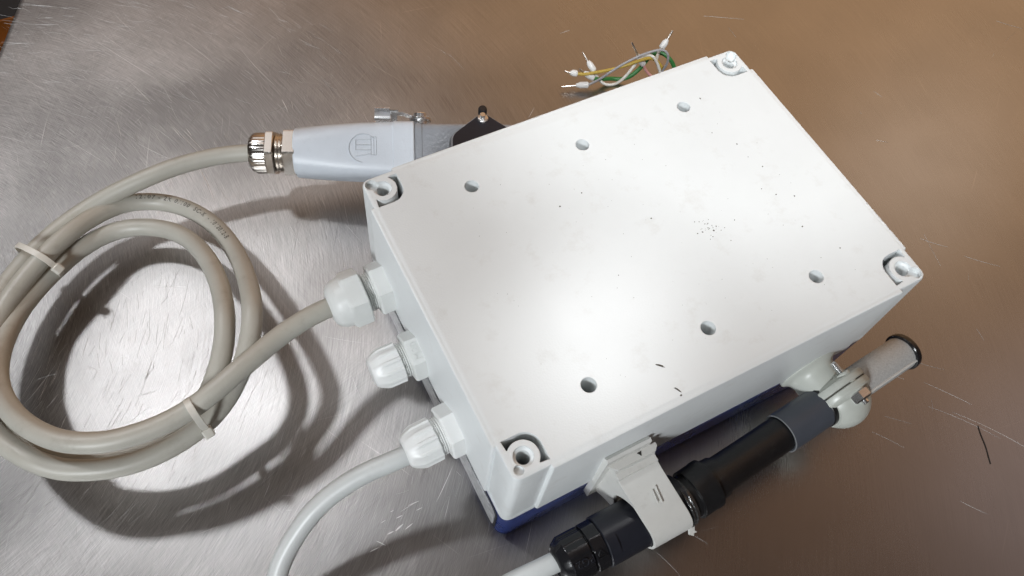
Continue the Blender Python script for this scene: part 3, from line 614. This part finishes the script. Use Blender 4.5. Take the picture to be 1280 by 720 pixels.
c2, s2, h2 = bundle(near(LOOP_PATH[-7]), .035, .0462)
inner = V((-.12, .19, 0)) - c2; sg = 1 if s2.dot(inner) > 0 else -1
cable_tie('white cable tie at the lower right of the coil, towards the white gland', c2, s2, h2, (-sg, -.004), 0)

# ------------------------------------------------------------------ sensor tube with its clip and ball clamp
ZT = .05
T = lambda x: V((x, -.0332 + max(0, x - .108) * .082, ZT))
tube = thing('sensor_tube', 'long black and slate-blue sensor tube held along the front of the box', 'sensor tube', (.12, -.033, 0))
Fb = frame(T(.0), (1, .0, 0))
def rib10(th, i): return 1 + .035 * (abs((th / (2 * PI / 10)) % 1 - .5) < .27)
MB().sweep([(.0135, .0058), (.0128, .0066), (.0132, .0088), (.0150, .0108), (.0180, .0122), (.0185, .0126), (.0300, .0126), (.0306, .0120)],
           Fb, lambda th, i: rib10(th, i) if i >= 4 else 1, n=120).build('gland_cap', 'black_gloss', tube)
MB().sweep([(.0300, .0116), (.0312, .0116), (.0313, .0126), (.0316, .0130), (.0385, .0130), (.0388, .0126), (.0392, .0118)], Fb,
           lambda th, i: hexa(th, 12, .2) if 2 <= i <= 5 else 1, n=96).build('gland_ring', 'black_gloss', tube)
gb = MB().sweep([(.0388, .0124), (.0390, .0136), (.0394, .0140), (.0900, .0140), (.0904, .0134)], Fb, n=72).build('gland_body', 'black_satin', tube)
fl = MB()                                                        # wrench flat on the body
a = .42; nf = Fb[3] * math.cos(a) - V((0, 1, 0)) * math.sin(a); tf = nf.cross(Fb[1]).normalized()
FF = (T(.0), nf, V((1, 0, 0)), tf)
cut = MB().box((.0535, 0, .0205), (.0165, .030, .015), FF).build('cutter', 'black_satin', org=parent_org(tube)); boolean(gb, cut)
for p in gb.data.polygons: p.use_smooth = True
gb.data.set_sharp_from_angle(angle=math.radians(30))
vs, fs = text_mesh('PG21', .0058, 1.05, extrude=.00025); w_ = max(v.x for v in vs)
lt = MB(); 
b_ = .50
for v in vs:                                                      # raised on the cap, read from the tube's side
    b0 = b_ + (v.y - .002) / .0128
    n_ = V((0, 0, 1)) * math.cos(b0) - V((0, 1, 0)) * math.sin(b0)
    lt.v.append(tuple(T(.0) + V((1, 0, 0)) * (.0245 - (v.x - w_ / 2)) * 1.0 + n_ * (.0127 + .0004 + v.z)))
lt.f = fs; lt.build('raised_lettering', 'black_satin', tube, smooth=False)
lg = MB()
for (x0, y0, x1, y1) in ((0, 0, .004, 0), (0, 0, .002, .0035), (.004, 0, .002, .0035), (-.001, -.001, .005, -.001)):
    b0 = .45; n_ = V((0, 0, 1)) * math.cos(b0) - V((0, 1, 0)) * math.sin(b0); u_ = n_.cross(V((1, 0, 0)))
    a_, c_ = V((.0330 + x0 * .9, y0)), V((.0330 + x1 * .9, y1)); d_ = (c_ - a_).normalized(); m_ = V((-d_.y, d_.x)) * .0003
    q = [a_ + m_, a_ - m_, c_ - m_, c_ + m_]; lg.prism([(p.x, p.y - .0015) for p in q], .0128, .0136, (T(.0), n_, V((1, 0, 0)), u_))
lg.build('ring_mark', 'black_gloss', tube, smooth=False)
d2 = (T(.30) - T(.12)).normalized(); Ft = frame(T(.108), d2)
K0 = .108
sl = lambda x: (x - K0)
MB().sweep([(-.0160, .0120), (-.0120, .0124), (-.0118, .0140), (-.0030, .0140), (-.0020, .0143), (.0010, .0143), (.0016, .0126)], Ft, n=72).build('collar', 'black_rubber', tube)
MB().sweep([(0, .0100), (.0012, .0124), (.0080, .0118), (.0100, .0106), (.0700, .0104)], Ft, n=64).build('black_hose', 'black_rubber', tube)
MB().sweep([(.0565, .0106), (.0560, .0116), (.0562, .0119), (.0858, .0119), (.0862, .0112)], Ft, n=72).build('slate_sleeve', 'slate_tube', tube)
MB().sweep([(.0558, .0112), (.0558, .0118), (.0560, .01192), (.0562, .0119)], Ft, n=72, cap=False).build('sleeve_rim', 'slate_rim', tube)
MB().sweep([(.085, .0112), (.0858, .0121), (.0862, .0124), (.0888, .0124), (.0892, .0112)], Ft, n=72).build('rubber_ring', 'black_rubber', tube)
MB().sweep([(.100, .0102), (.1580, .0102)], Ft, n=64).build('filter_sleeve', 'mesh_tube', tube)
b0 = 1.0; n_ = V((0, 0, 1)) * math.cos(b0) - V((0, 1, 0)) * math.sin(b0)
MB().tube([T(.108) + d2 * t + n_ * .0103 for t in (.100, .120, .140, .1575)], .0009, 8).build('sleeve_seam', 'clip_white', tube)
MB().sweep([(.1560, .0104), (.1562, .0114), (.1566, .0118), (.1590, .0118), (.1598, .0114), (.1602, .0104), (.1602, .0092), (.1590, .0088)], Ft, n=64).build('end_cap', 'black_gloss', tube)

# clip on the front wall
clip = thing('pipe_clip', 'off-white snap clip on the box front gripping the black gland body', 'pipe clip', (.07, -.004, 0))
YZ = lambda x: (V((x, 0, 0)), V((1, 0, 0)), V((0, 1, 0)), V((0, 0, 1)))
X0, X1 = .0555, .0795
mb = MB()
mb.prism([(-.0022, .026), (-.0022, .092), (-.0045, .095), (-.0062, .094), (-.0062, .026)], X0 - .004, X1 - .002, YZ(0)); mb.build('mounting_plate', 'clip_white', clip)
MB().sweep([(-.0205, .0142), (-.0200, .0145), (-.0185, .0137), (-.0178, .0143), (-.0160, .0137)], Ft, n=48).build('clear_ring', 'clear_film', tube)
def strap_profile():
    cy, cz = T(.07).y, ZT; ro_, ri_ = .0160, .01445
    def tang(q, r):
        dx, dz = q[0] - cy, q[1] - cz; return math.atan2(dz, dx) + math.acos(r / math.hypot(dx, dz))
    q1, q2 = (-.0175, .0770), (-.0185, .0745)
    out = [(-.0062, .0845), (-.0105, .0838), (-.0107, .0822), (-.0140, .0812), (-.0142, .0795), q1]
    a0 = tang(q1, ro_); a1 = math.radians(212)
    for k in range(13): a = a0 + (a1 - a0) * k / 12; out.append((cy + ro_ * math.cos(a), cz + ro_ * math.sin(a)))
    a0 = tang(q2, ri_); inn = []
    for k in range(13): a = a1 + (a0 - a1) * k / 12; inn.append((cy + ri_ * math.cos(a), cz + ri_ * math.sin(a)))
    return out + inn + [q2, (-.0120, .0775), (-.0062, .0785)]
def lean(mb_):                                                       # the grip leans along the tube as it leaves the plate
    mb_.v = [(x + .22 * max(0, -(y + .012)), y, z) for x, y, z in mb_.v]; return mb_
ew = MB(); cy_, q2_ = T(.07).y, (-.0185, .0745)
arc_ = []
for k in range(17):
    a = math.radians(112 - 150 * k / 16); r__ = .0149 + .0045 * max(0, math.sin(PI * min(1, k / 12))) ** .7
    arc_.append((cy_ + r__ * math.cos(a), ZT + r__ * math.sin(a)))
ew.prism([(-.0060, .0786), (-.0120, .0776), q2_] + arc_ + [(-.0060, .0335)], X0 + .0004, X0 + .0026, YZ(0)); lean(ew).build('end_wall', 'clip_white', clip, angle=24)
strap_o = lean(MB().prism(strap_profile(), X0, X1, YZ(0))).build('strap', 'clip_white', clip, angle=24)
rm_ = MB(); nz = V((0, -.43, .90)).normalized(); 
for dx in (-.0012, .0012): rm_.box((dx, 0, 0), (.0006, .0085 + dx, .0005), (V((.0725, -.0285, .0722)), nz, V((1, 0, 0)), nz.cross(V((1, 0, 0)))))
rm_.build('raised_mark', 'clip_white', strap_o, org=parent_org(clip), smooth=False)
mb = MB()                                                        # lower jaw and inner web
cy = T(.07).y; lo = []
for k in range(13): t = math.radians(-150 + k / 12 * 120); lo.append((cy + .0162 * math.cos(t), ZT + .0162 * math.sin(t)))
lo += [(-.0062, .0300), (-.0062, .0345)]
for k in range(13): t = math.radians(-34 - k / 12 * 116); lo.append((cy + .01445 * math.cos(t), ZT + .01445 * math.sin(t)))
mb.prism(lo, X0 + .001, X1 - .001, YZ(0)); lean(mb).build('lower_jaw', 'clip_white', clip, angle=24)
mb = MB()
wv = [(-.0062, .070), (-.0105, .0715), (-.0150, .069), (-.0178, .0655), (-.0200, .0640), (-.0220, .0635)]
mb.prism(wv + [(y, z - .0022) for y, z in reversed(wv)], X0 + .002, X1 - .002, YZ(0)); lean(mb).build('spring_web', 'clip_white', clip, angle=40)
mb = MB()
mb.prism([(X0 - .0035, -.0064), (X0 + .001, -.0105), (X1 - .001, -.0105), (X1 + .0015, -.0080), (X1 + .0015, -.0062), (X0 - .0035, -.0062)], .0855, .0880, XY); mb.build('top_rail', 'clip_white', clip)
mb = MB(); mb.prism([(.0692, -.0072), (.0718, -.0070), (.0712, -.0082), (.0706, -.0094), (.0700, -.0082)], .0879, .0883, XY); mb.build('rail_hole_shade', 'dark_matt', clip, smooth=False)  # dark patch drawn for the shade inside the rail's hole
mb = MB(); mb.box((X0 + .0125, T(.07).y - .0142, ZT - .0070), (.0062, .0014, .0022)); mb.box((X1 + .0035, T(.07).y - .0142, ZT - .0070), (.003, .0014, .0014)); mb.build('latch_slot_shade', 'dark_matt', clip, smooth=False)  # dark blocks stand in for the shaded latch openings
mb = MB(); t0 = V((X1 + .0065, T(.07).y - .0150, ZT - .001))
mb.prism([(0, 0), (.0036, -.0006), (.0028, -.0025), (.0038, -.0042), (.0018, -.0038), (.0012, -.0052), (-.0010, -.0034)], 0, .0012, (t0, V((.1, -.5, .85)).normalized(), V((1, 0, .0)), V((0, .85, .5)))); mb.build('torn_tab', 'clip_white', clip, smooth=False)

# ball clamp with stem
BX = .2079
ball_c = V((BX + .001, -.0268, ZT))
clamp = thing('ball_clamp', 'pale grey ball clamp on a short stem with two bright bolts', 'pipe clamp', (BX, -.004, 0))
sx = .2035
Fs = (V((sx, 0, ZT)), V((.03, -1, 0)).normalized(), V((1, .03, 0)).normalized(), V((0, 0, 1)))
MB().sweep([(.0018, .0186), (.0034, .0186), (.0042, .0180), (.0052, .0160), (.0068, .0146), (.0095, .0139), (.0170, .0136), (.0240, .0136), (.0250, .010)], Fs, n=64).build('stem', 'clamp_grey', clamp)
bl = MB(); n = 20; pr = []
R_ = .0176
for k in range(n + 1):
    t = PI * k / n; pr.append((-R_ * .98 * math.cos(t), max(.0002, R_ * math.sin(t))))
Fball = frame(ball_c, d2)
bl.sweep([q for q in pr if -.0125 <= q[0] <= .0142], Fball, n=64); ball = bl.build('ball_body', 'clamp_grey', clamp)
# two flanged halves meeting on an upright plane along the tube, a bolt through their ears
ya = V((-d2.y, d2.x, 0)).normalized(); SP = ball_c + ya * .0030
Fy = (SP, ya, d2, V((0, 0, 1)))
def egg(th, i): return 1 + .10 * max(0, math.cos(th - 1.45)) ** 3
MB().sweep([(.0003, .0190), (.0006, .0198), (.0038, .0198), (.0048, .0192), (.0054, .0176), (.0070, .0155), (.0078, .012)], Fy, egg, n=72).build('stem_jaw', 'clamp_grey', clamp)
MB().sweep([(-.0074, .0150), (-.0060, .0178), (-.0050, .0192), (-.0040, .0198), (-.0006, .0198), (-.0003, .0190)], Fy, egg, n=72).build('ball_jaw', 'clamp_grey', clamp)
MB().sweep([(-.0004, .0189), (.0004, .0189)], Fy, egg, n=72).build('split_line', 'soot', clamp)
for nm, dx, dz in (('upper', .0010, .0166), ('low', .003, -.0172)):
    q = SP + d2 * dx + V((0, 0, dz)); FB = (q, -ya, d2, V((0, 0, 1)))
    b = MB(); b.sweep([(.0050, .0036), (.0062, .0044), (.0064, .0052), (.0108, .0052), (.0116, .0042)], FB, lambda th, i: (hexa(th) if i >= 2 else 1), n=36)
    b.sweep([(.0111, .0020), (.0135, .0020), (.0140, .0014)], FB, n=20)
    b.build('bolt', 'zinc', clamp)
    b = MB(); b.sweep([(-.0148, .0014)] + [(-.0140 + .0004 * k, .0022 if k % 2 else .0018) for k in range(24)], FB, n=20); b.build('bolt_thread', 'zinc', clamp)
    MB().sweep([(-.0070, .0040), (-.0066, .0046), (.0056, .0046), (.0060, .0040)], FB, n=32).build('bolt_boss', 'clamp_grey', clamp)

# ------------------------------------------------------------------ loose wires with crimp ferrules
def wire(name_m, pts, ferr, label, r=.00135):
    p = smooth_path(pts, 6); c = p[len(p) // 2]
    t = thing('loose_wire', label, 'wire', (c.x, c.y, 0), 'loose wires with white ferrules')
    MB().tube(p, r, 12).build('insulation', name_m, t, angle=60)
    tip, mid, end = [V(q) for q in ferr]; a = (mid - end); ln = a.length; Fw = frame(end, a)
    MB().sweep([(-.0005, r * 1.15), (0, .0023), (ln * .08, .0026), (ln * .66, .0026), (ln * .82, .0019), (ln, .0015)], Fw, n=24).build('ferrule_collar', 'ferrule_white', t, angle=50)
    b = tip - mid
    MB().sweep([(-.0008, .0008), (b.length * .4, .00085), (b.length, .0007)], frame(mid, b), n=14).build('ferrule_pin', 'tin', t, angle=50)
wire('wire_grey', WIRE_GREY, FERR_GREY, 'grey wire arching over the others, its ferrule lying lowest on the steel', .0010)
wire('wire_white', WIRE_WHITE, FERR_WHITE, 'white wire sagging in a low curve, its pin pointing up at the left', .0012)
wire('wire_green', WIRE_GREEN, FERR_GREEN, 'green wire weaving behind the grey one to the right end', .0017)
wire('wire_yellow', WIRE_YELLOW, FERR_YELLOW, 'mustard yellow wire running across the middle of the wires', .0013)
wire('wire_pink', WIRE_PINK, FERR_PINK, 'short pink wire below an upright ferrule in the middle', .0012)
wire('wire_brown', WIRE_BROWN, FERR_BROWN, 'cream wire with the highest ferrule, at the right end', .0012)
